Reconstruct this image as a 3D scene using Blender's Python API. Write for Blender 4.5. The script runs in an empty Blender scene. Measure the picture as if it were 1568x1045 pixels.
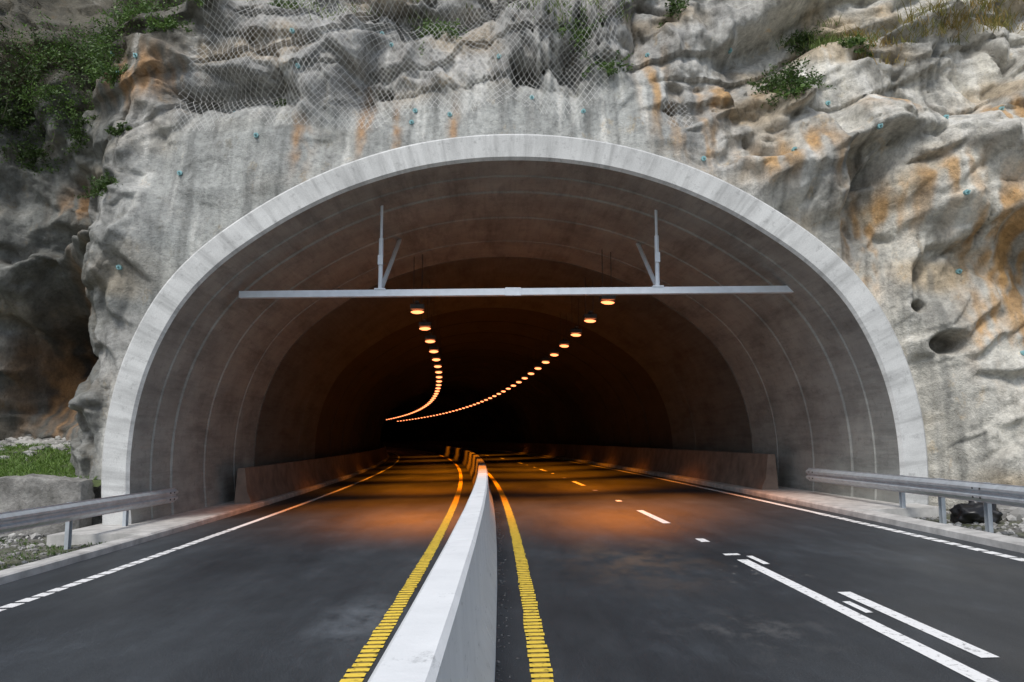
import bpy, math, random
from mathutils import Vector, noise
random.seed(7)
R2=1100.0; BK=0.026
def cv(y): return -(y*y)/R2 if y>0 else 0.0
def bank(x): return BK*max(-9,min(9,x))
def W(x,y,z): return (x+cv(y),y,z+bank(x))
def sm(a,b,x):
    t=max(0,min(1,(x-a)/(b-a))); return t*t*(3-2*t)
scene=bpy.context.scene
col=scene.collection
# ------------------------------------------------------------ materials
def newmat(name):
    m=bpy.data.materials.new(name); m.use_nodes=True
    nt=m.node_tree; b=nt.nodes['Principled BSDF']; return m,nt,b
def N(nt,t,**k):
    n=nt.nodes.new(t)
    for a,v in k.items(): setattr(n,a,v)
    return n
def ramp(nt,src,stops):
    r=N(nt,'ShaderNodeValToRGB'); e=r.color_ramp.elements
    while len(e)<len(stops): e.new(0.5)
    for i,(p,c) in enumerate(stops):
        e[i].position=p; e[i].color=(c[0],c[1],c[2],1) if not isinstance(c,(int,float)) else (c,c,c,1)
    nt.links.new(src,r.inputs[0]); return r.outputs[0]
def nz(nt,scale,stretch=(1,1,1),detail=6,coord='Object',rough=.6):
    tc=N(nt,'ShaderNodeTexCoord'); mp=N(nt,'ShaderNodeMapping'); mp.inputs['Scale'].default_value=stretch
    n=N(nt,'ShaderNodeTexNoise'); n.inputs['Scale'].default_value=scale; n.inputs['Detail'].default_value=detail; n.inputs['Roughness'].default_value=rough
    nt.links.new(tc.outputs[coord],mp.inputs[0]); nt.links.new(mp.outputs[0],n.inputs['Vector']); return n.outputs['Fac']
def mul(nt,a,b,mode='MULTIPLY',fac=1.0):
    m=N(nt,'ShaderNodeMix',data_type='RGBA',blend_type=mode); m.inputs[0].default_value=fac
    nt.links.new(a,m.inputs[6]); nt.links.new(b,m.inputs[7]); return m.outputs[2]
def bump(nt,b,h,strength,dist,prev=None):
    n=N(nt,'ShaderNodeBump'); n.inputs['Strength'].default_value=strength; n.inputs['Distance'].default_value=dist
    nt.links.new(h,n.inputs['Height'])
    if prev: nt.links.new(prev,n.inputs['Normal'])
    nt.links.new(n.outputs[0],b.inputs['Normal']); return n.outputs[0]
def simple(name,c,rough=.6,metal=0,var=.15,scale=8,bmp=.2,stretch=(1,1,1),coord='Object'):
    m,nt,b=newmat(name)
    f=nz(nt,scale,stretch,coord=coord,detail=5)
    o=ramp(nt,f,[(.3,[x*(1-var) for x in c]),(.7,[min(1,x*(1+var)) for x in c])])
    nt.links.new(o,b.inputs['Base Color']); b.inputs['Roughness'].default_value=rough; b.inputs['Metallic'].default_value=metal
    if bmp: bump(nt,b,nz(nt,scale*6,coord=coord,detail=3),bmp,.01)
    return m
def concrete(name,c,coord='UV',board=(.35,5,1),var=.3,stain=.5,bs=(.8,.98,1.06),patchy=0):
    m,nt,b=newmat(name)
    a=ramp(nt,nz(nt,.9,coord=coord,detail=7),[(.25,[x*(1-var) for x in c]),(.7,[min(1,x*(1+var*.5)) for x in c])])
    s=ramp(nt,nz(nt,2.0,board,coord=coord,detail=4),[(.3,bs[0]),(.5,bs[1]),(.7,bs[2])])
    d=ramp(nt,nz(nt,1.1,(1.2,.3,1),coord=coord,detail=8,rough=.7),[(.33,1-stain),(.52,1.0)])
    fine=ramp(nt,nz(nt,40,coord=coord,detail=2),[(.3,.9),(.7,1.06)])
    o=mul(nt,mul(nt,mul(nt,a,s),d),fine)
    if patchy:
        o=mul(nt,o,ramp(nt,nz(nt,5.5,coord=coord,detail=9,rough=.75),[(.32,1-patchy),(.45,1.0)]))
    nt.links.new(o,b.inputs['Base Color']); b.inputs['Roughness'].default_value=.8
    bump(nt,b,nz(nt,3,board,coord=coord,detail=5),.3,.02)
    return m
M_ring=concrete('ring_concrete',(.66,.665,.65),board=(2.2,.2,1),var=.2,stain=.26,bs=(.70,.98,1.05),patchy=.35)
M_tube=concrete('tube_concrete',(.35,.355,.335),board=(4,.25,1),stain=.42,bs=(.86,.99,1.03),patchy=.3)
M_lin1=concrete('throat_shaded_concrete',(.15,.145,.13),board=(4,.25,1),stain=.4)  # darker concrete stands in for daylight fading behind the portal
M_lining=concrete('lining_concrete',(.055,.05,.044),stain=.4)  # tunnel darkness put into the albedo, so lamps leave the walls dark
M_kerb=simple('kerb_concrete',(.48,.47,.45),.85,var=.3,scale=3)
M_far=simple('inner_median_shaded_concrete',(.17,.16,.15),.85,var=.3,scale=3)  # darkened copy of the barrier concrete, tunnel shade put into its colour
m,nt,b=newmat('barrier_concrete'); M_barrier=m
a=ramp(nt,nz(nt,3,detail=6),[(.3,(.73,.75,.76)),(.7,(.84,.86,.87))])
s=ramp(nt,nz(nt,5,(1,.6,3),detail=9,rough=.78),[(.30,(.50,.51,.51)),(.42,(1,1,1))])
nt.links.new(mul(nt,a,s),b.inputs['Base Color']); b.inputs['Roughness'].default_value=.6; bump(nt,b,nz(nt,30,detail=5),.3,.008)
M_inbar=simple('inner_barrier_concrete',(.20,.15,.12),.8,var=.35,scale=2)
M_galv=simple('galvanised_steel',(.50,.54,.58),.42,metal=.4,var=.15,scale=6,bmp=.05)
M_alu=simple('bar_paint',(.74,.80,.87),.45,var=.08,scale=5,bmp=0)
M_dark=simple('dark_metal',(.06,.06,.06),.6,metal=.2)
def paint(name,c):
    m,nt,b=newmat(name)
    w=ramp(nt,nz(nt,14,coord='Object',detail=8,rough=.75),[(.36,[.3*x for x in c]),(.46,c),(1,c)])
    nt.links.new(w,b.inputs['Base Color']); b.inputs['Roughness'].default_value=.6
    return m
M_white=paint('white_marking',(.86,.86,.85)); M_yellow=paint('yellow_marking',(.84,.60,.07))
m,nt,b=newmat('asphalt'); M_asph=m
a=ramp(nt,nz(nt,.6,(1.2,.10,1),coord='UV',detail=5),[(.3,(.024,.028,.034)),(.7,(.056,.065,.074))])
s=ramp(nt,nz(nt,70,coord='UV',detail=4,rough=.8),[(.3,.40),(.55,1.0),(.75,2.9)])
p_=ramp(nt,nz(nt,1.1,(1,.45,1),coord='UV',detail=10,rough=.75),[(.35,.66),(.55,1.0),(.75,1.85)])
base=mul(nt,mul(nt,a,s),p_)
tcu=N(nt,'ShaderNodeTexCoord')
def patch(prev,px,py,sx_,sy,colr,th0,th1,sc):
    mp=N(nt,'ShaderNodeMapping'); mp.inputs['Location'].default_value=(-px/sx_,-py/sy,0); mp.inputs['Scale'].default_value=(1/sx_,1/sy,1)
    nt.links.new(tcu.outputs['UV'],mp.inputs[0])
    l=N(nt,'ShaderNodeVectorMath',operation='LENGTH'); nt.links.new(mp.outputs[0],l.inputs[0])
    r=ramp(nt,l.outputs['Value'],[(0,1),(1,0)])
    f=ramp(nt,nz(nt,sc,(1,.6,1),coord='UV',detail=9,rough=.75),[(th0,0),(th1,1)])
    k=mul(nt,r,f); mx=N(nt,'ShaderNodeMix',data_type='RGBA'); nt.links.new(k,mx.inputs[0]); nt.links.new(prev,mx.inputs[6]); mx.inputs[7].default_value=(*colr,1)
    return mx.outputs[2]
base=patch(base,-1.35,7.7,.5,1.3,(.15,.17,.19),.38,.62,4.0)
base=patch(base,1.7,11.0,1.2,3.0,(.17,.11,.07),.43,.72,2.0)
base=patch(base,2.9,9.6,.8,1.0,(.30,.29,.27),.57,.66,6.0)
base=patch(base,2.0,6.8,.9,1.2,(.12,.12,.12),.5,.7,3.0)
nt.links.new(base,b.inputs['Base Color'])
rr=ramp(nt,nz(nt,.8,(1,.3,1),coord='UV',detail=4),[(.3,.36),(.7,.56)]); nt.links.new(rr,b.inputs['Roughness'])
bump(nt,b,nz(nt,90,coord='UV',detail=3),.7,.007)
m,nt,b=newmat('gravel_ground'); M_ground=m
vor=N(nt,'ShaderNodeTexVoronoi'); vor.inputs['Scale'].default_value=14
tc=N(nt,'ShaderNodeTexCoord'); nt.links.new(tc.outputs['Object'],vor.inputs['Vector'])
a=ramp(nt,vor.outputs['Distance'],[(0,(.32,.31,.29)),(.6,(.11,.105,.095))])
g=ramp(nt,nz(nt,.9,detail=6),[(.42,1.0),(.6,(.55,.62,.38))])
nt.links.new(mul(nt,a,g),b.inputs['Base Color']); b.inputs['Roughness'].default_value=.95
bump(nt,b,vor.outputs['Distance'],.9,.04)
M_soil=simple('bank_soil',(.075,.10,.035),.95,var=.5,scale=3,bmp=.6)
def vcmat(name,rough=.7,trans=0.0):
    m,nt,b=newmat(name); at=N(nt,'ShaderNodeAttribute',attribute_name='Col')
    nt.links.new(at.outputs['Color'],b.inputs['Base Color']); b.inputs['Roughness'].default_value=rough
    if trans:
        t=N(nt,'ShaderNodeBsdfTranslucent'); nt.links.new(at.outputs['Color'],t.inputs[0])
        mx=N(nt,'ShaderNodeMixShader'); mx.inputs[0].default_value=trans
        nt.links.new(b.outputs[0],mx.inputs[1]); nt.links.new(t.outputs[0],mx.inputs[2])
        nt.links.new(mx.outputs[0],nt.nodes['Material Output'].inputs[0])
    return m
M_leaf=vcmat('leaves',.55,.3); M_stone=vcmat('stones',.9)
m,nt,b=newmat('cliff_rock'); M_rock=m
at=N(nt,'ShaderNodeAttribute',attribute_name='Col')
v1=ramp(nt,nz(nt,.8,detail=8,rough=.68),[(.3,.72),(.5,1.0),(.72,1.25)])
v2=ramp(nt,nz(nt,9,detail=8,rough=.78),[(.3,.58),(.5,1.0),(.7,1.3)])
v3=ramp(nt,nz(nt,2.2,(1.6,1,.16),detail=5),[(.34,.72),(.5,1.0),(.7,1.12)])
v5=ramp(nt,nz(nt,1.7,(1,1,.6),detail=9,rough=.75),[(.30,(.62,.58,.50)),(.42,(1,1,1)),(.58,(1,1,1)),(.70,(1.1,.93,.72))])
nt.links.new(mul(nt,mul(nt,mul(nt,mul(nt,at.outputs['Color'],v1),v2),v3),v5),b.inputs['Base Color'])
b.inputs['Roughness'].default_value=.85
p=bump(nt,b,nz(nt,3.5,detail=8,rough=.68),.6,.13); p=bump(nt,b,nz(nt,24,detail=5,rough=.7),.8,.04,p)
m,nt,b=newmat('sodium_lens'); M_lens=m
b.inputs['Base Color'].default_value=(1,.6,.2,1); b.inputs['Emission Color'].default_value=(1,.27,.10,1); b.inputs['Emission Strength'].default_value=3.2
m.cycles.emission_sampling='NONE'
m,nt,b=newmat('wire_netting'); M_net=m
tc=N(nt,'ShaderNodeTexCoord'); sx=N(nt,'ShaderNodeSeparateXYZ'); nt.links.new(tc.outputs['UV'],sx.inputs[0])
outs=[]
for op in ('ADD','SUBTRACT'):
    n1=N(nt,'ShaderNodeMath',operation=op); nt.links.new(sx.outputs[0],n1.inputs[0]); nt.links.new(sx.outputs[1],n1.inputs[1])
    n2=N(nt,'ShaderNodeMath',operation='MULTIPLY'); nt.links.new(n1.outputs[0],n2.inputs[0]); n2.inputs[1].default_value=7.5
    n3=N(nt,'ShaderNodeMath',operation='FRACT'); nt.links.new(n2.outputs[0],n3.inputs[0])
    n4=N(nt,'ShaderNodeMath',operation='LESS_THAN'); nt.links.new(n3.outputs[0],n4.inputs[0]); n4.inputs[1].default_value=.055
    outs.append(n4.outputs[0])
mx=N(nt,'ShaderNodeMath',operation='MAXIMUM'); nt.links.new(outs[0],mx.inputs[0]); nt.links.new(outs[1],mx.inputs[1])
nt.links.new(mx.outputs[0],b.inputs['Alpha']); b.inputs['Base Color'].default_value=(.55,.55,.53,1); b.inputs['Roughness'].default_value=.5
# ------------------------------------------------------------ mesh helpers
def mesh(name,vs,fs,mat,smooth=False,uvs=None,cols=None,angle=None,link=True):
    me=bpy.data.meshes.new(name); me.from_pydata(vs,[],fs); 
    for mm in (mat if isinstance(mat,list) else [mat]): me.materials.append(mm)
    if uvs is not None:
        ul=me.uv_layers.new(name='UVMap'); li=[0]*len(me.loops); me.loops.foreach_get('vertex_index',li)
        d=[]
        for i in li: d.extend(uvs[i])
        ul.data.foreach_set('uv',d)
    if cols is not None:
        ca=me.color_attributes.new(name='Col',type='FLOAT_COLOR',domain='POINT'); d=[]
        for c in cols: d.extend((c[0],c[1],c[2],1))
        ca.data.foreach_set('color',d)
    if smooth or angle:
        me.polygons.foreach_set('use_smooth',[True]*len(me.polygons))
    if angle: me.set_sharp_from_angle(angle=math.radians(angle))
    me.update()
    o=bpy.data.objects.new(name,me)
    if link: col.objects.link(o)
    return o
def frange(a,b,n): return [a+(b-a)*i/n for i in range(n+1)]
def sweep(name,prof,ys,mat,closed=False,angle=30,caps=False,fx=None,usebank=True):
    vs=[];uv=[];fs=[];n=len(prof); al=[0]
    for i in range(1,n): al.append(al[-1]+math.dist(prof[i],prof[i-1]))
    for y in ys:
        for i,(x,z) in enumerate(prof):
            xx=x+(fx(y) if fx else 0)
            vs.append(W(xx,y,z)); uv.append((al[i]+prof[0][0],y))
    for j in range(len(ys)-1):
        for i in range(n if closed else n-1):
            k=(i+1)%n; fs.append((j*n+i,j*n+k,(j+1)*n+k,(j+1)*n+i))
    if caps:
        fs.append(tuple(range(n))[::-1]); L=(len(ys)-1)*n; fs.append(tuple(L+i for i in range(n)))
    return mesh(name,vs,fs,mat,uvs=uv,angle=angle)
class B:
    def __init__(s): s.v=[];s.f=[];s.mi=[]
    def box(s,c,d,mi=0,rx=0):
        o=len(s.v)
        for sx_ in(-1,1):
            for sy in(-1,1):
                for sz in(-1,1):
                    x,y,z=sx_*d[0]/2,sy*d[1]/2,sz*d[2]/2
                    y,z=y*math.cos(rx)-z*math.sin(rx),y*math.sin(rx)+z*math.cos(rx)
                    s.v.append((c[0]+x,c[1]+y,c[2]+z))
        for f in((0,1,3,2),(4,6,7,5),(0,4,5,1),(2,3,7,6),(0,2,6,4),(1,5,7,3)): s.f.append(tuple(o+i for i in f)); s.mi.append(mi)
    def rod(s,a,b_,r,mi=0,n=8,r2=None):
        a=Vector(a);b_=Vector(b_);d=(b_-a).normalized(); u=d.orthogonal().normalized(); w=d.cross(u); o=len(s.v)
        for P,rad in((a,r),(b_,r2 if r2 is not None else r)):
            for i in range(n):
                t=2*math.pi*i/n; s.v.append(tuple(P+u*math.cos(t)*rad+w*math.sin(t)*rad))
        for i in range(n): s.f.append((o+i,o+(i+1)%n,o+n+(i+1)%n,o+n+i)); s.mi.append(mi)
        s.f.append(tuple(o+i for i in range(n))[::-1]); s.f.append(tuple(o+n+i for i in range(n))); s.mi+= [mi,mi]
    def out(s,name,mats,bevel=0,link=True):
        o=mesh(name,s.v,s.f,mats,link=link); o.data.polygons.foreach_set('material_index',s.mi)
        if bevel:
            md=o.modifiers.new('Bevel','BEVEL'); md.width=bevel; md.segments=2
        return o
# ------------------------------------------------------------ ground & road
xs=[-600,-200,-80,-40]+frange(-25,-9,16)+frange(-8,8,8)+frange(9,25,16)+[40,80,200,600]
ys=[-400,-150,-60]+frange(-30,40,70)+[60,100,160,260,500,900]
vs=[];fs=[]
for y in ys:
    for x in xs:
        z=bank(x)-.04
        if abs(x)>9 and y<30: z+= .12*noise.noise(Vector((x*.5,y*.5,3)))
        vs.append((x,y,z))
n=len(xs)
for j in range(len(ys)-1):
    for i in range(n-1): fs.append((j*n+i,j*n+i+1,(j+1)*n+i+1,(j+1)*n+i))
mesh('ground',vs,fs,M_ground,smooth=True)
YS=frange(-30,30,60)+frange(33,270,79)
prof=[(x,0) for x in frange(-6.12,6.56,20)]
vs=[];uv=[];fs=[]
for y in YS:
    for x,z in prof: vs.append(W(x,y,z)); uv.append((x,y))
n=len(prof)
for j in range(len(YS)-1):
    for i in range(n-1): fs.append((j*n+i,j*n+i+1,(j+1)*n+i+1,(j+1)*n+i))
mesh('road',vs,fs,M_asph,uvs=uv,smooth=True)
sweep('kerb',[(-6.42,-.1),(-6.42,.10),(-6.14,.11),(-6.11,.09),(-6.10,-.05)][::-1],[y for y in YS if y<=14]+[14.6],M_kerb)
sweep('kerb',[(6.54,-.05),(6.55,.09),(6.58,.11),(6.88,.11),(6.88,-.1)],[y for y in YS if y<=15]+[15.4],M_kerb)
sweep('walkway',[(-7.95,-.3),(-7.95,.13),(-6.14,.12),(-6.11,.09),(-6.10,-.05),(-6.2,-.3)],[14.6]+[y for y in YS if y>14.6],M_kerb,closed=True,caps=True)
sweep('walkway',[(6.64,-.3),(6.54,-.05),(6.55,.09),(6.58,.12),(8.2,.13),(8.2,-.3)],[15.4]+[y for y in YS if y>15.4],M_kerb,closed=True,caps=True)
def strips(name,segs,mat,z=.004):
    vs=[];fs=[]
    for (x,w,y0,y1) in segs:
        k=max(1,int((y1-y0)/2)); 
        for q in range(k):
            a=y0+(y1-y0)*q/k; c=y0+(y1-y0)*(q+1)/k; o=len(vs)
            for (xx,yy) in((x-w/2,a),(x+w/2,a),(x+w/2,c),(x-w/2,c)): vs.append(W(xx,yy,z))
            fs.append((o,o+1,o+2,o+3))
    return mesh(name,vs,fs,mat)
def teeth(x,w,y0,y1,pitch,duty):
    s=[];y=y0
    while y<y1:
        j=random.uniform(-.005,.005); s.append((x+j,w+random.uniform(-.012,.01),y,y+pitch*duty*random.uniform(.92,1.05))); y+=pitch
    return s
strips('yellow_line',teeth(.23,.15,-6,26,.13,.66)+[(.23,.14,26,255)],M_yellow,.008)
strips('yellow_line',teeth(-1.05,.15,-6,26,.13,.66)+[(-1.05,.14,26,255)],M_yellow,.008)
M_yd=simple('yellow_base_marking',(.26,.18,.04),.7,var=.4,scale=20)
strips('yellow_line_base',[(.23,.10,-6,26),(-1.05,.10,-6,26)],M_yd,.004)
strips('edge_line',teeth(-5.17,.15,-6,16,.30,.82)+[(-5.17,.13,16,255)],M_white,.004)
strips('edge_line',teeth(6.2,.15,-6,16,.30,.82)+[(6.2,.13,16,255)],M_white,.004)
d=[(3.02,.14,-1,10.6)]
y=15.1
while y<200:
    d.append((3.02,.14,y,y+2.7)); d.append((3.02,.13,y-2.7,y-2.3)); d.append((3.02,.13,y+5.2,y+5.6)); y+=12
d.append((3.36,.13,5.9,8.35)); d.append((3.19,.07,7.4,7.9)); d.append((3.2,.08,10.2,10.9)); d.append((3.02,.2,11.0,11.15))
strips('lane_line',d,M_white,.004)
# centre barrier
hw=[(-.26,0),(-.255,.09),(-.16,.30),(-.11,.84),(-.085,.865),(.085,.865),(.11,.84),(.16,.30),(.255,.09),(.26,0)]
par=bpy.data.objects.new('concrete_barrier',None); col.objects.link(par)
for i,(a,c) in enumerate([(-12,-3),(-2.99,6.2),(6.215,12.2),(12.215,18.2),(18.215,24.2),(24.215,255)]):
    k=[a]+[t for t in frange(a,c,max(2,int((c-a)/2)))][1:]
    o=sweep('section_%d'%(i+1),[(x-.345,z) for x,z in hw][::-1],k,M_barrier if i<4 else (M_kerb if i==4 else M_far),closed=True,caps=True,angle=40)  # sections step to darker materials inward, imitating tunnel shade
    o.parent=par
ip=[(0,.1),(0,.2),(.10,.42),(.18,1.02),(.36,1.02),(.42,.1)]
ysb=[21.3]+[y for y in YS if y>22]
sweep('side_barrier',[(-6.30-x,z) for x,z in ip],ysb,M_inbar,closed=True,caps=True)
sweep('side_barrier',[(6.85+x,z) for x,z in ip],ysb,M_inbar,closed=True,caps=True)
# ------------------------------------------------------------ portal
TH=[0,13,18.4,24,33,40,48,57,68,80,90]; RR=[8.10,8.36,8.45,8.52,8.56,8.46,8.28,8.14,8.01,7.92,7.89]
def rad(t):
    t=math.degrees(t)
    if t>90: t=180-t
    if t<=0: return 8.10/max(.2,math.cos(math.radians(t)))
    def li(t):
        t=abs(t); t=180-t if t>90 else t
        for i in range(len(TH)-1):
            if t<=TH[i+1]: return RR[i]+(RR[i+1]-RR[i])*(t-TH[i])/(TH[i+1]-TH[i])
        return RR[-1]
    s=0;w=0
    for k in range(-4,5):
        g=math.exp(-(k/2.5)**2); tt=t+k*1.5
        s+=g*(li(tt) if tt>0 else 8.10+ (8.36-8.10)*tt/13); w+=g
    return s/w
CX=.3
NA=180
ang=frange(math.radians(-4),math.radians(184),NA)
basep=[(math.cos(t)*rad(t),math.sin(t)*rad(t)) for t in ang]
al=[0]
for i in range(1,NA+1): al.append(al[-1]+math.dist(basep[i],basep[i-1]))
def tube(name,secs,mat,cap=False):
    vs=[];uv=[];fs=[]; rl=0; prev=None
    for (D,off) in secs:
        if prev: rl+=math.dist(prev,(D,off))
        prev=(D,off)
        for i,(t,(x,z)) in enumerate(zip(ang,basep)):
            r=math.hypot(x,z); k=(r-off)/r
            vs.append((x*k+CX+cv(D),D,z*k)); uv.append((al[i],rl))
    n=NA+1
    for j in range(len(secs)-1):
        for i in range(NA): fs.append((j*n+i,j*n+i+1,(j+1)*n+i+1,(j+1)*n+i))
    if cap: L=(len(secs)-1)*n; fs.append(tuple(L+i for i in range(n)))
    return mesh(name,vs,fs,mat,uvs=uv,angle=25)
por=bpy.data.objects.new('tunnel_portal',None); col.objects.link(por)
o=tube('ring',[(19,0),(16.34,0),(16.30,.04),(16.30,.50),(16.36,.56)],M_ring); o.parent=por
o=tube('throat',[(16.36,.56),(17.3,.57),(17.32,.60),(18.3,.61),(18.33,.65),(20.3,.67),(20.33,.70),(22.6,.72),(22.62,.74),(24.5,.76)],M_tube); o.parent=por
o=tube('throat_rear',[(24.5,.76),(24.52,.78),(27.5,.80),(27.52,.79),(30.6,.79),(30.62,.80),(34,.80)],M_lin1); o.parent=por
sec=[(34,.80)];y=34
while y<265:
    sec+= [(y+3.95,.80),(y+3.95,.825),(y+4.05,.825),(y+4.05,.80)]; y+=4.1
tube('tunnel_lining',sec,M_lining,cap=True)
# ------------------------------------------------------------ cliff
def hsh(p,k):
    s=math.sin(p.x*12.9898+p.y*78.233+p.z*37.719+k*4.31)*43758.5453; return s-math.floor(s)
def facet(u,v,s,sharp):
    dd,pp=noise.voronoi(Vector((u,v,s))); a=0;w=0;d0=dd[0]
    for q in range(3):
        p=pp[q]; g=math.exp(-(dd[q]-d0)*sharp)
        a+=g*((hsh(p,0)-.5)*.8+(hsh(p,1)-.5)*1.5*(u-p.x)+(hsh(p,2)-.5)*1.5*(v-p.y)); w+=g
    return a/w, dd[1]-dd[0]
def shot(X,Z):
    n_=.8*noise.noise(Vector((X*.4,Z*.4,9)))
    return sm(-8.9,-7.2,X+n_)*(1-sm(2.4,4.6,X+n_))*(1-sm(9.2,10.3,Z+n_-.12*(X)))
PITS=[(8.95,3.55,.3,.8),(8.5,4.35,.16,.5),(-9.3,6.0,.22,.5),(-10.0,6.9,.3,.6),(-9.7,5.9,.25,.5),(3.6,9.1,.18,.5),(-3.0,9.6,.22,.5)]
def rockYC(X,Z):
    dx=X-.06; r=math.hypot(dx,max(Z,0)+1e-6); t=math.atan2(max(Z,0),dx); dist=r-rad(t)
    w=sm(-.1,1.3,dist)
    Y=17.0+.34*max(0,Z-7)+.35*max(0,Z-12)
    rt=sm(7.0,10.0,X); lf=sm(-8.4,-11.0,X)
    Y+= w*(-.9*rt*(1-sm(4,9,Z)*.5) + 3.0*lf*(1-.35*sm(6,11,Z)))
    Y+= w*2.6*math.exp(-((X+11.6)/1.1)**2-((Z-3.9-.6*(X+11.3))/2.1)**2)
    Y+= -.9*sm(9,14,-X)*sm(7.5,9.5,Z)*w
    e=((X-9.3)/1.9)**2+((Z-7.4+.25*(X-9.3))/1.5)**2
    Y+= -w*1.1*math.exp(-e**2)
    sh=shot(X,Z); q=.15+.85*(1-sh)
    q*=1-.45*sm(7.5,9,X)*(1-sm(3.5,5.5,Z))
    wx=noise.noise(Vector((X*.35,Z*.35,1.7)))*1.1+.25*noise.noise(Vector((X*1.3,Z*1.3,1.7))); wz=noise.noise(Vector((X*.35,Z*.35,7.7)))*1.1+.25*noise.noise(Vector((X*1.3,Z*1.3,6)))
    a=.45*sm(-1,3,X)-.5*(1-sm(-1,3,X))
    u=(X+wx)*math.cos(a)+(Z+wz)*math.sin(a); v=-(X+wx)*math.sin(a)+(Z+wz)*math.cos(a)
    f1,c1=facet(u*.32,v*.50,2.2,22); f2,c2=facet(u*.80+5,v*1.15,4.4,26); f3,c3=facet(u*2.0,v*2.6+3,8.1,22)
    amp=w*q
    Y+= amp*(1.40*f1+.52*f2+.17*f3)
    k1=sm(-.1,.3,noise.noise(Vector((X*.5,Z*.5,41)))); 
    cr=(1-sm(0,.06,c1))*.22*k1+(1-sm(0,.07,c2))*.10*sm(0,.3,noise.noise(Vector((X*.7,Z*.7,51))))
    Y+= amp*cr
    led=Z*.9-.22*X+.9*noise.noise(Vector((X*.3,Z*.6,13)))
    fr=led-math.floor(led); Y+= w*(1-sh)*sm(7.5,10,Z)*.20*(.5-sm(.0,.75,1-fr))
    fr_=noise.fractal(Vector((X*2.2,Z*2.0,5)),.8,2.1,5)
    Y+= (.25+.75*w)*(.40*noise.fractal(Vector((X*.45,Z*.35,0)),1.0,2.1,3)*(.5+.5*q) + .11*q*fr_)
    rg=abs(noise.noise(Vector((u*.9,v*1.7,3.3))))
    Y+= -w*q*.18*rg
    Y+= w*sh*.09*noise.noise(Vector((X*1.1,Z*.3,17)))
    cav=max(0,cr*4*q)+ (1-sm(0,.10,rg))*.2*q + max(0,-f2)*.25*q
    for (px,pz,s,dp) in PITS:
        e=((X-px)/s)**2+((Z-pz)/(s*.7))**2
        if e<6: Y+=dp*math.exp(-e*e); cav+=.8*math.exp(-e*e)
    if dist<.5: Y=max(Y,16.75)*(1-sm(.0,.5,dist))+Y*sm(.0,.5,dist)
    return Y,cav*w
def rockY(X,Z): return rockYC(X,Z)[0]
STAINS=[(-3.3,8.7,.16,.9),(-4.6,8.0,.2,.6),(-2.6,8.3,.12,.7),(-1.3,8.6,.12,.5),(-10.6,4.6,.3,1.2),(-11.6,2.8,.9,1.2),(7.9,6.4,.7,.45),(7.6,5.6,.35,.8),(10.6,4.7,.8,1.5),(4.2,8.2,.5,.5),(5.6,7.5,.5,.4),(3.3,9.6,.3,1.0),(9.9,6.1,.55,.6),(11.0,8.6,.9,.4),(6.3,7.9,.5,.3),(10.9,2.8,.5,1.2),(-8.6,9.9,.9,.5),(9.0,7.0,.6,.4),(10.0,5.3,.4,.9),(8.4,8.9,.6,.3),(7.1,7.3,.3,.4),(9.6,3.9,.3,.7),(4.9,9.4,.7,.3),(-11,7.4,.5,.5),(-9.6,5.2,.15,.8)]
def mixc(a,b_,t): return tuple(a[i]+(b_[i]-a[i])*t for i in range(3))
def rockC(X,Z,cav):
    g=noise.fractal(Vector((X*.5,Z*.5,11)),.9,2,4)
    c=mixc((.31,.31,.295),(.45,.44,.415),.5+.9*g)
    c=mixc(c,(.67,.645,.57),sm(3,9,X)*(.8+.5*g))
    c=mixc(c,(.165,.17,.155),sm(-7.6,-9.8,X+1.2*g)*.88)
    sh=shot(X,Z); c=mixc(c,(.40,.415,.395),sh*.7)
    c=mixc(c,(.10,.09,.065),sm(9.0,10.6,Z+g*1.6)*sm(-5,-9,X)*.9)  # upper left: dark soil, with vegetation shade painted into the colour
    bz=noise.noise(Vector((X*.45,Z*.9,21)))+.3*noise.noise(Vector((X*1.6,Z*1.6,2)))
    c=mixc(c,(.46,.34,.19),sm(.10,.5,bz)*(.45+.2*sm(3,9,X))*(1-sh*.8)*(1-.5*sm(-7,-9,X)))
    c=mixc(c,(.17,.10,.05),sm(-8.8,-10.5,X)*sm(0,.4,noise.noise(Vector((X*.8,Z*.4,77))))*(1-sm(5,7,Z))*.8)
    st=noise.noise(Vector((X*3.2,Z*.35,4)))+.5*noise.noise(Vector((X*9,Z*.5,4)))
    c=mixc(c,(.15,.155,.145),sm(.18,.6,st)*.55)
    c=mixc(c,(.76,.75,.70),sm(.22,.6,-st)*.45*(1-.7*sm(-8,-9.5,X)))
    c=mixc(c,(.13,.11,.08),min(.7,cav*.65))  # cracks and pits darkened, crevice shade painted into the colour
    c=mixc(c,(.035,.028,.022),.88*math.exp(-((X+11.6)/1.2)**2-((Z-3.9-.6*(X+11.3))/2.0)**2))  # shade of the cave recess painted in as near-black brown
    for (px,pz,sx_,sz) in STAINS:
        e=((X-px)/sx_)**2+((Z-pz)/sz)**2
        if e<5:
            k=math.exp(-e)*sm(-.35,.45,noise.noise(Vector((X*4.5,Z*.8,31)))+.4*noise.noise(Vector((X*9,Z*4,3))))
            c=mixc(c,(.58,.34,.13) if X>0 else (.44,.25,.11),min(.8,k*1.2))
    return c
NT=780; tt=frange(math.radians(-6),math.radians(186),NT)
ss=frange(-.3,8.2,190)+[8.2+.10*(i+1)+.0030*(i+1)**2 for i in range(65)]
vs=[];fs=[];cs=[]
for s in ss:
    for t in tt:
        r=rad(t)+s; X=.06+math.cos(t)*r; Z=math.sin(t)*r
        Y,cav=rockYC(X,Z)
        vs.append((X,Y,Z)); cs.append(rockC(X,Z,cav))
n=NT+1
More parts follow.
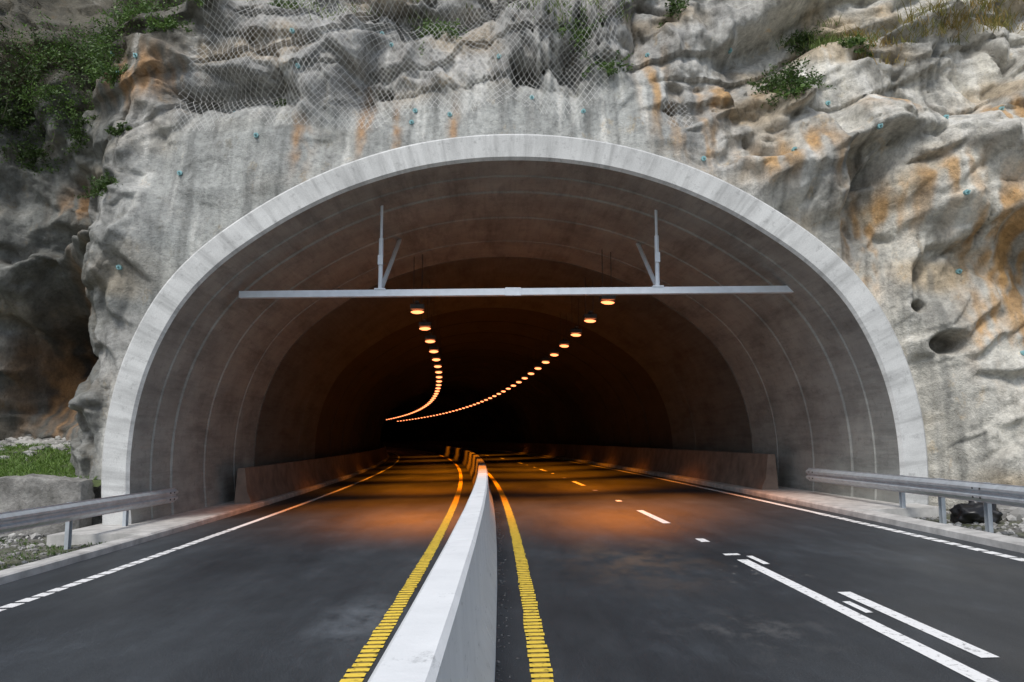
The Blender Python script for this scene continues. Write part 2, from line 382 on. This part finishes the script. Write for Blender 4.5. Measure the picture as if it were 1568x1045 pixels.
for j in range(len(ss)-1):
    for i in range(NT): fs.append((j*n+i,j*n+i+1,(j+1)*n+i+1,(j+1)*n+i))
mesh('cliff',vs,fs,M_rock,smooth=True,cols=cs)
# ------------------------------------------------------------ netting
def net(name,x0,x1,z0,z1,seed):
    st=.2; nx=int((x1-x0)/st); nz_=int((z1-z0)/st); vs=[];uv=[];fs=[]
    for j in range(nz_+1):
        for i in range(nx+1):
            X=x0+i*st; Z=z0+j*st
            Y=min(rockY(X+a,Z+b_) for a in(-.18,0,.18) for b_ in(-.18,0,.18))-.05
            vs.append((X,Y,Z)); uv.append((X+.15*noise.noise(Vector((X,Z,2))),(Z-.25*Y)*.75+.15*noise.noise(Vector((X,Z,8)))))
    for j in range(nz_):
        for i in range(nx):
            X=x0+i*st; Z=z0+j*st; q=noise.noise(Vector((X*.6,Z*.4,seed)))
            ex=min((X-x0),(x1-X),(Z-z0)*1.2)
            r=math.hypot(X-.06,Z)
            if ex+q*2.2>.45 and r>rad(math.atan2(Z,X))+.5: a=j*(nx+1)+i; fs.append((a,a+1,a+nx+2,a+nx+1))
    return mesh(name,vs,fs,M_net,smooth=True,uvs=uv)
net('rock_netting',-8.0,4.2,8.4,13.0,5.5)
# bolts
bb=B(); bm=simple('bolt_plate_steel',(.22,.42,.44),.5,var=.3)
BL=[(-2.9,11),(-5.1,11),(-4.8,9.9),(-9.6,10.8),(-8.6,10.3),(-9.1,10),(-2.2,9),(-1.4,8.85),(-2.25,8.65),(1.6,8.9),(.45,9.3),(4.2,7.7),(6.0,7.7),(7.7,8.1),(9.1,8.3),(7.2,9.2),(10.6,8.7),(9.1,6.5),(-3.1,11.2),(-5.6,8.2),(-7.3,7.4),(-6.5,9.2),(3.2,10.6),(5.2,10.8),(9.4,5.1),(-.3,10.4),(8.4,10.4),(-8.3,5.2),(10.2,3.3)]
for (X,Z) in BL:
    Y=rockY(X,Z); bb.rod((X,Y-.05,Z),(X,Y+.03,Z),.055,0,n=10); bb.rod((X,Y-.13,Z),(X,Y+.05,Z),.02,0)
bb.out('rock_bolts',[bm])
# ------------------------------------------------------------ vegetation
def shrub(name,X,Z,r,n=60,gc=((.035,.07,.015),(.10,.17,.035)),lf=.055,Y=None,up=.5,seed=0):
    rnd=random.Random(seed+int(X*100)+int(Z*10)); vs=[];fs=[];cs=[]
    for k in range(n):
        ax=rnd.gauss(0,.38)*r; az=rnd.gauss(0,.25)*r
        xx=X+ax; zz=Z+az-.4*r; base_=Vector((xx,rockY(xx,zz)+.02,zz))
        d=Vector((rnd.gauss(0,1),-abs(rnd.gauss(.35,.45)),rnd.gauss(up,.55))).normalized()
        L=r*rnd.uniform(.5,1.15); p=base_.copy(); steps=7; tone=rnd.random()
        for s_ in range(steps):
            q=p+d*(L/steps)+Vector((rnd.gauss(0,.02),rnd.gauss(0,.02),-.012*s_))*r
            o=len(vs); wd=.006*(1-s_/steps)+.002
            vs+= [tuple(p+Vector((-wd,0,0))),tuple(p+Vector((wd,0,0))),tuple(q+Vector((wd*.7,0,0))),tuple(q+Vector((-wd*.7,0,0)))]
            fs.append((o,o+1,o+2,o+3)); cs+= [(.06,.045,.03)]*4
            if s_>0:
                for l in range(rnd.randint(3,7)):
                    c=p.lerp(q,rnd.random())+Vector((rnd.gauss(0,.07),rnd.gauss(0,.07),rnd.gauss(0,.06)))*(r*.9+.12)
                    u=Vector((rnd.gauss(0,1),rnd.gauss(0,1),rnd.gauss(0,.7))).normalized(); w=u.orthogonal().normalized()
                    w=(w*math.cos(rnd.random()*6.3)+u.cross(w)*math.sin(rnd.random()*6.3))
                    a=lf*rnd.uniform(.6,1.4); h=a*.45; o=len(vs)
                    vs+= [tuple(c-u*a*.5),tuple(c+w*h*.5),tuple(c+u*a*.5),tuple(c-w*h*.5)]
                    fs.append((o,o+1,o+2,o+3)); cc=mixc(gc[0],gc[1],min(1,max(0,tone*.6+rnd.random()*.5))); cs+= [cc]*4
            p=q
    return mesh(name,vs,fs,M_leaf,cols=cs)
G2=((.04,.09,.02),(.14,.24,.05))
GD=((.025,.05,.012),(.085,.15,.03))
for (X,Z,r,n_,g_) in [(-12.6,11.3,1.4,150,GD),(-11.2,11.7,1.2,130,G2),(-9.9,11.1,.9,100,G2),(-12.9,10.0,1.0,100,GD),(-9.0,12.1,.8,80,G2),(-11.3,10.2,.8,80,G2),(-10.1,12.0,1.0,100,GD),(-8.1,11.3,.5,35,G2),(-14.2,10.5,1.5,120,GD),(-9.2,10.1,.4,35,G2),(-10.7,9.3,.45,35,GD),(-7.4,12.1,.5,30,G2),(-5.6,12.2,.4,20,G2),(-12.3,9.0,.6,50,GD),
    (-1.9,11.6,.5,45,G2),(1.6,11.2,.7,50,G2),(2.2,10.2,.4,25,G2),(6.1,9.7,.6,85,GD),(6.1,9.2,.3,30,G2),(7.3,11.5,.5,40,GD),(-9.0,7.3,.4,55,GD),(-8.9,8.6,.25,20,GD),(3.9,12.0,.4,25,GD),(-5.3,9.3,.2,14,GD),(8.0,10.9,.3,25,G2)]:
    shrub('shrub',X,Z,r,n_,g_,lf=.075)
def grass(name,pts,h,cols,per=14,spread=.15):
    vs=[];fs=[];cs=[]
    for P in pts:
        tone=random.random()
        for k in range(per):
            b0=Vector(P)+Vector((random.gauss(0,spread),random.gauss(0,spread*.7),-.03)); hh=h*random.uniform(.4,1.2)
            ln=Vector((random.gauss(0,.45),random.gauss(-.15,.35),1))*hh; w=.009
            md=b0+ln*.55; tp=b0+ln+Vector((ln.x*.5,ln.y*.5,-.2*hh)); o=len(vs)
            vs+= [(b0.x-w,b0.y,b0.z),(b0.x+w,b0.y,b0.z),(md.x+w*.8,md.y,md.z),(md.x-w*.8,md.y,md.z),tuple(tp)]
            fs+= [(o,o+1,o+2,o+3),(o+3,o+2,o+4)]; cs+= [mixc(cols[0],cols[1],min(1,tone*.6+random.random()*.5))]*5
    return mesh(name,vs,fs,M_leaf,cols=cs)
pts=[]
for i in range(130):
    X=random.uniform(8.4,13.5); Z=10.9+.22*(X-8.4)+random.gauss(0,.3); pts.append((X,rockY(X,Z)-.03,Z))
grass('grass',pts,.33,((.10,.15,.03),(.34,.22,.06)))
pts=[(X,rockY(X,Z)-.03,Z) for X,Z in [(random.gauss(7.6,.4),random.gauss(11.2,.25)) for _ in range(30)]+[(random.gauss(1.5,.6),random.gauss(11.6,.3)) for _ in range(18)]+[(random.gauss(-3,3),random.gauss(12,.3)) for _ in range(25)]]
grass('grass',pts,.28,((.07,.12,.02),(.18,.24,.06)))
def bankz(x,y): 
    return .70+ .24*(y-16.9)+.10*noise.noise(Vector((x*.8,y*.8,0)))
vs=[];fs=[];gx=frange(-30,-8.3,60);gy=frange(16.6,25,26)
for y in gy:
    for x in gx: vs.append((x,y,bankz(x,y)))
n=len(gx)
for j in range(len(gy)-1):
    for i in range(n-1): fs.append((j*n+i,j*n+i+1,(j+1)*n+i+1,(j+1)*n+i))
mesh('grass_bank',vs,fs,M_soil,smooth=True)
pts=[]
for i in range(2600):
    x=random.uniform(-16,-8.5); y=random.uniform(17.1,20.2); 
    if noise.noise(Vector((x*.9,y*.9,4)))>-.4: pts.append((x,y,bankz(x,y)))
grass('grass',pts,.11,((.06,.13,.02),(.18,.29,.05)),per=12)
pts=[(x,y,bank(x)-.03) for x,y in [(random.uniform(-9.5,-6.8),random.uniform(9,15.8)) for _ in range(150)]]
grass('weeds',pts,.10,((.04,.09,.02),(.13,.20,.05)),per=9,spread=.08)
def stones(name,items):
    vs=[];fs=[];cs=[]
    ico=[(0,0,1),(.894,0,.447),(.276,.851,.447),(-.724,.526,.447),(-.724,-.526,.447),(.276,-.851,.447),(.724,.526,-.447),(-.276,.851,-.447),(-.894,0,-.447),(-.276,-.851,-.447),(.724,-.526,-.447),(0,0,-1)]
    fi=[(0,1,2),(0,2,3),(0,3,4),(0,4,5),(0,5,1),(1,6,2),(2,7,3),(3,8,4),(4,9,5),(5,10,1),(2,6,7),(3,7,8),(4,8,9),(5,9,10),(1,10,6),(11,7,6),(11,8,7),(11,9,8),(11,10,9),(11,6,10)]
    for (x,y,z,s,c) in items:
        o=len(vs); a=random.random()*6.3; sx_,sy,sz=s*random.uniform(.7,1.3),s*random.uniform(.7,1.3),s*random.uniform(.4,.8)
        for v in ico:
            k=random.uniform(.75,1.15); X,Y,Z=v[0]*sx_*k,v[1]*sy*k,v[2]*sz*k
            vs.append((x+X*math.cos(a)-Y*math.sin(a),y+X*math.sin(a)+Y*math.cos(a),z+Z)); cs.append(c)
        fs+= [tuple(o+i for i in f) for f in fi]
    return mesh(name,vs,fs,M_stone,cols=cs)
def gc(): g=random.uniform(.15,.48); return (g,g*.98,g*.93)
it=[]
for i in range(1500):
    x=random.uniform(-14,-6.6); y=random.uniform(6,16.1); it.append((x,y,bank(x)-.03,random.uniform(.015,.06),gc()))
for i in range(1800):
    x=random.uniform(6.95,13); y=random.uniform(6,15.3 if x<8.3 else 16.4); it.append((x,y,bank(x)-.03,random.uniform(.015,.07),gc()))
for i in range(200):
    x=random.uniform(8.3,13); y=random.uniform(14.4,16.3); it.append((x,y,bank(x)+.0,random.uniform(.06,.2),gc()))
for i in range(900):
    x=random.uniform(-16,-8.6); y=random.gauss(20.5,.6); it.append((x,y,bankz(x,y),random.uniform(.04,.16),gc()))
for i in range(260):
    x=random.uniform(-14,-8.6); y=random.uniform(16.6,17.3); it.append((x,y,bankz(x,y),random.uniform(.03,.12),gc()))
for i in range(70):
    x=random.uniform(-14,-8.4); y=random.uniform(15.8,16.15); it.append((x,y,bank(x)-.02,random.uniform(.05,.13),gc()))
for i in range(900):
    y=random.uniform(1.5,22); s_=random.choice([-1,1]); x=-.345+s_*(.27+abs(random.gauss(0,.05)))
    g=random.uniform(.04,.2); P=W(x,y,.003); it.append((P[0],P[1],P[2],random.uniform(.004,.013),(g,g,g)))
stones('gravel',it)
wb=bpy.data.objects.new('stone_wall',None); col.objects.link(wb)
m,nt,b=newmat('stone_block'); M_blk=m
a=ramp(nt,nz(nt,2.2,detail=9,rough=.7),[(.3,(.16,.155,.14)),(.5,(.29,.28,.26)),(.7,(.42,.41,.38))])
s=ramp(nt,nz(nt,14,detail=7,rough=.75),[(.3,.6),(.7,1.15)])
nt.links.new(mul(nt,a,s),b.inputs['Base Color']); b.inputs['Roughness'].default_value=.9
p=bump(nt,b,nz(nt,5,detail=8,rough=.7),.8,.06); bump(nt,b,nz(nt,40,detail=4),.5,.01,p)
import bmesh
x=-8.42; i=0
while x>-22:
    L=random.uniform(.9,2.0); h=random.uniform(.98,1.12); cx=x-L/2; cy=16.45+random.uniform(-.08,.05); tl=random.uniform(-.12,.12)
    bm_=bmesh.new(); bmesh.ops.create_cube(bm_,size=1)
    bmesh.ops.subdivide_edges(bm_,edges=bm_.edges[:],cuts=11,use_grid_fill=True)
    for v in bm_.verts:
        p=v.co.copy(); rr_=(abs(p.x)**14+abs(p.y)**14+abs(p.z)**14)**(1/14); p=p*(.5/rr_) if rr_>.5 else p
        q=Vector((cx+p.x*(L+.02)+.10*p.z*math.sin(i*2.3),cy+p.y*.6,h/2-.25+p.z*h+tl*p.x))
        k=noise.fractal(q*1.6+Vector((i*9,0,0)),.7,2.2,5); fct=facet(q.x*2+i*3,q.z*2,1.5+i,14)[0]
        v.co=q+Vector((p.x*.4,p.y,p.z)).normalized()*(k*.06+fct*.12)
    me=bpy.data.meshes.new('block'); bm_.to_mesh(me); bm_.free(); me.materials.append(M_blk)
    me.polygons.foreach_set('use_smooth',[True]*len(me.polygons)); me.set_sharp_from_angle(angle=math.radians(35))
    o=bpy.data.objects.new('block_%d'%i,me); col.objects.link(o); o.parent=wb; x-=L; i+=1
# ------------------------------------------------------------ guardrails
wp=[(0,0),(.0,.02),(.045,.05),(.075,.075),(.075,.11),(.03,.14),(.03,.17),(.075,.20),(.075,.235),(.045,.26),(0,.29),(0,.31),(-.008,.31),(-.008,.29),(.03,.255),(.06,.225),(.06,.205),(.02,.175),(.02,.135),(.06,.105),(.06,.08),(.03,.055),(-.008,.02),(-.008,0)]
def rail(fx,y0,y1,side,posts,name='guardrail'):
    par=bpy.data.objects.new(name,None); col.objects.link(par)
    k=frange(y0,y1,24)
    o=sweep('beam',[(side*p[0],p[1]+.42) for p in wp],k,M_galv,closed=True,caps=True,fx=fx,angle=35); o.parent=par
    for i,y in enumerate(posts):
        b_=B(); x,_,zz=W(fx(y)-side*.07,y,0)
        b_.box((x,y,zz+.33),(.012,.11,.80)); b_.box((x+side*.03,y-.05,zz+.33),(.06,.012,.798)); b_.box((x+side*.03,y+.05,zz+.33),(.06,.012,.798)); b_.box((x+side*.045,y,zz+.575),(.05,.13,.2))
        o=b_.out('post_%d'%(i+1),[M_galv]); o.parent=par
    for i,y in enumerate(frange(y0+2,y1-.3,4)):
        b_=B(); x,_,zz=W(fx(y)+side*.075,y,0)
        for dz in(.50,.64):
            for dy in(-.1,.1): b_.rod((x-side*.01,y+dy,zz+dz),(x+side*.012,y+dy,zz+dz),.016)
        o=b_.out('bolts_%d'%(i+1),[M_dark]); o.parent=par
rail(lambda y:-7.15-.02*(18-y)+.12*sm(15,18,y),-8,18.0,1,[-6,-4,-2,0,2,4,6,8,10,12,14,16])
rail(lambda y:7.5-.02*max(0,y-14),-8,19.6,-1,[-6,-4,-2,0,2,4,6,8,10,11.6,12.9,14.2,15.5])
# ------------------------------------------------------------ clearance bar
cb=bpy.data.objects.new('height_clearance_bar',None); col.objects.link(cb)
b_=B(); ya=17.9; tilt=.010; zc=4.84
def bar(x0,x1,hh,yy,dd):
    o=len(b_.v)
    for x in(x0,x1):
        z=zc+tilt*x
        for (dy,dz) in((-dd/2,-hh/2),(dd/2,-hh/2),(dd/2,hh/2),(-dd/2,hh/2)): b_.v.append((x,yy+dy,z+dz))
    for f in((0,1,2,3),(4,7,6,5),(0,4,5,1),(1,5,6,2),(2,6,7,3),(3,7,4,0)): b_.f.append(tuple(o+i for i in f)); b_.mi.append(0)
bar(-6.05,.02,.15,ya,.16); bar(.03,6.3,.15,ya,.16)
b_.box((.025,ya-.09,zc),(.35,.02,.18)); 
o=b_.out('bar',[M_alu],bevel=.006); o.parent=cb
b_=B()
for X in(-2.93,3.24):
    zz=zc+tilt*X
    b_.rod((X,ya,zz+.08),(X,ya,6.95),.032); b_.rod((X,ya-.01,zz+.08),(X,ya-.01,zz+1.25),.05); b_.box((X,ya,zz+.09),(.24,.2,.03)); b_.box((X,ya,6.95),(.3,.3,.04))
    b_.rod((X,ya+.05,zz+.08),(X,ya+3.0,6.8),.055); b_.box((X,ya-.06,zz+.75),(.11,.06,.22)); b_.box((X,ya+3.0,6.83),(.3,.3,.05))
o=b_.out('hangers',[M_alu]); o.parent=cb
# ------------------------------------------------------------ lamps
b_=B()
b_.box((0,.05,.08),(.38,.50,.10)); 
for i in range(5): b_.box((0,-.15+i*.10,.15),(.40,.02,.035))
b_.box((0,-.02,.22),(.10,.5,.05)); b_.rod((-.12,.1,.23),(-.12,.1,1.75),.01); b_.rod((.12,.1,.23),(.12,.1,1.75),.01)
o=len(b_.v); n=20; th=math.radians(24)
for ring_,rz in((1,.0),(.75,-.03),(.4,-.045)):
    for i in range(n):
        t=2*math.pi*i/n; x=.185*ring_*math.cos(t); y=.16*ring_*math.sin(t); z=rz
        b_.v.append((x,-.02+y*math.cos(th)+z*math.sin(th),-.035+y*math.sin(th)+z*math.cos(th)))
for k in range(2):
    for i in range(n): b_.f.append((o+k*n+i,o+k*n+(i+1)%n,o+(k+1)*n+(i+1)%n,o+(k+1)*n+i)); b_.mi.append(1)
b_.f.append(tuple(o+2*n+i for i in range(n))); b_.mi.append(1)
lo=b_.out('tunnel_lamp_mesh',[M_dark,M_lens],link=False); lme=lo.data
y=22.0;k=0
while y<175:
    for x in(-2.2,3.05):
        ob=bpy.data.objects.new('tunnel_lamp',lme); col.objects.link(ob)
        ob.location=W(x,y+(.8 if x<0 else 0),5.25); ob.rotation_euler=(0,0,2*y/R2)
        if (k%2==0 and y<45) or (k%4==0 and y<90):
            e=3000 if y<30 else (3300 if y<45 else 1500)
            ld=bpy.data.lights.new('sodium_spot','SPOT'); ld.energy=e; ld.color=(1,.26,.005); ld.spot_size=math.radians(86); ld.spot_blend=.9; ld.shadow_soft_size=.15
            l=bpy.data.objects.new('sodium_spot',ld); col.objects.link(l); l.parent=ob; l.location=(0,-.05,-.14)
            l.rotation_euler=(math.radians(-22 if y<26 else (-8 if y<30 else 0)),0,0)
    y+=3.5; k+=1
# ------------------------------------------------------------ rubbish bag
bm_=bmesh.new(); bmesh.ops.create_icosphere(bm_,subdivisions=4,radius=1)
for v in bm_.verts:
    p=v.co.copy(); k=1+.35*noise.fractal(p*1.8,.8,2.2,5)+.10*abs(noise.noise(p*6))
    v.co=Vector((p.x*.38*k,p.y*.30*k,max(-.12,p.z*.25*k)))
me=bpy.data.meshes.new('rubbish_bag'); bm_.to_mesh(me); bm_.free(); 
me.materials.append(simple('black_plastic',(.012,.012,.013),.35,bmp=0)); me.polygons.foreach_set('use_smooth',[True]*len(me.polygons))
ob=bpy.data.objects.new('rubbish_bag',me); col.objects.link(ob); ob.location=(8.0,14.3,.30)
# ------------------------------------------------------------ world, sun, camera
w=bpy.data.worlds.new("World"); scene.world=w; w.use_nodes=True; nt=w.node_tree
bg=nt.nodes['Background']; sk=N(nt,'ShaderNodeTexSky'); sk.sky_type='NISHITA'; sk.sun_disc=False
sk.sun_elevation=math.radians(57); sk.sun_rotation=math.radians(204); sk.dust_density=1.5
hs=N(nt,'ShaderNodeHueSaturation'); hs.inputs['Saturation'].default_value=.65
nt.links.new(sk.outputs[0],hs.inputs['Color']); nt.links.new(hs.outputs[0],bg.inputs[0]); bg.inputs[1].default_value=.15
sd=bpy.data.lights.new('sun','SUN'); sd.energy=2.3; sd.angle=math.radians(18); sd.color=(1,.965,.91)
so=bpy.data.objects.new('sun',sd); col.objects.link(so); so.rotation_euler=(math.radians(35),0,math.radians(-24))
cd=bpy.data.cameras.new('camera'); cd.sensor_width=36; cd.lens=36*1250/1568; cd.clip_end=3000; cd.clip_start=.05
co=bpy.data.objects.new('camera',cd); col.objects.link(co); co.location=(0,0,1.6); co.rotation_euler=(math.radians(96.84),0,0)
scene.camera=co
scene.view_settings.view_transform='Standard'; scene.view_settings.look='None'; scene.view_settings.exposure=0
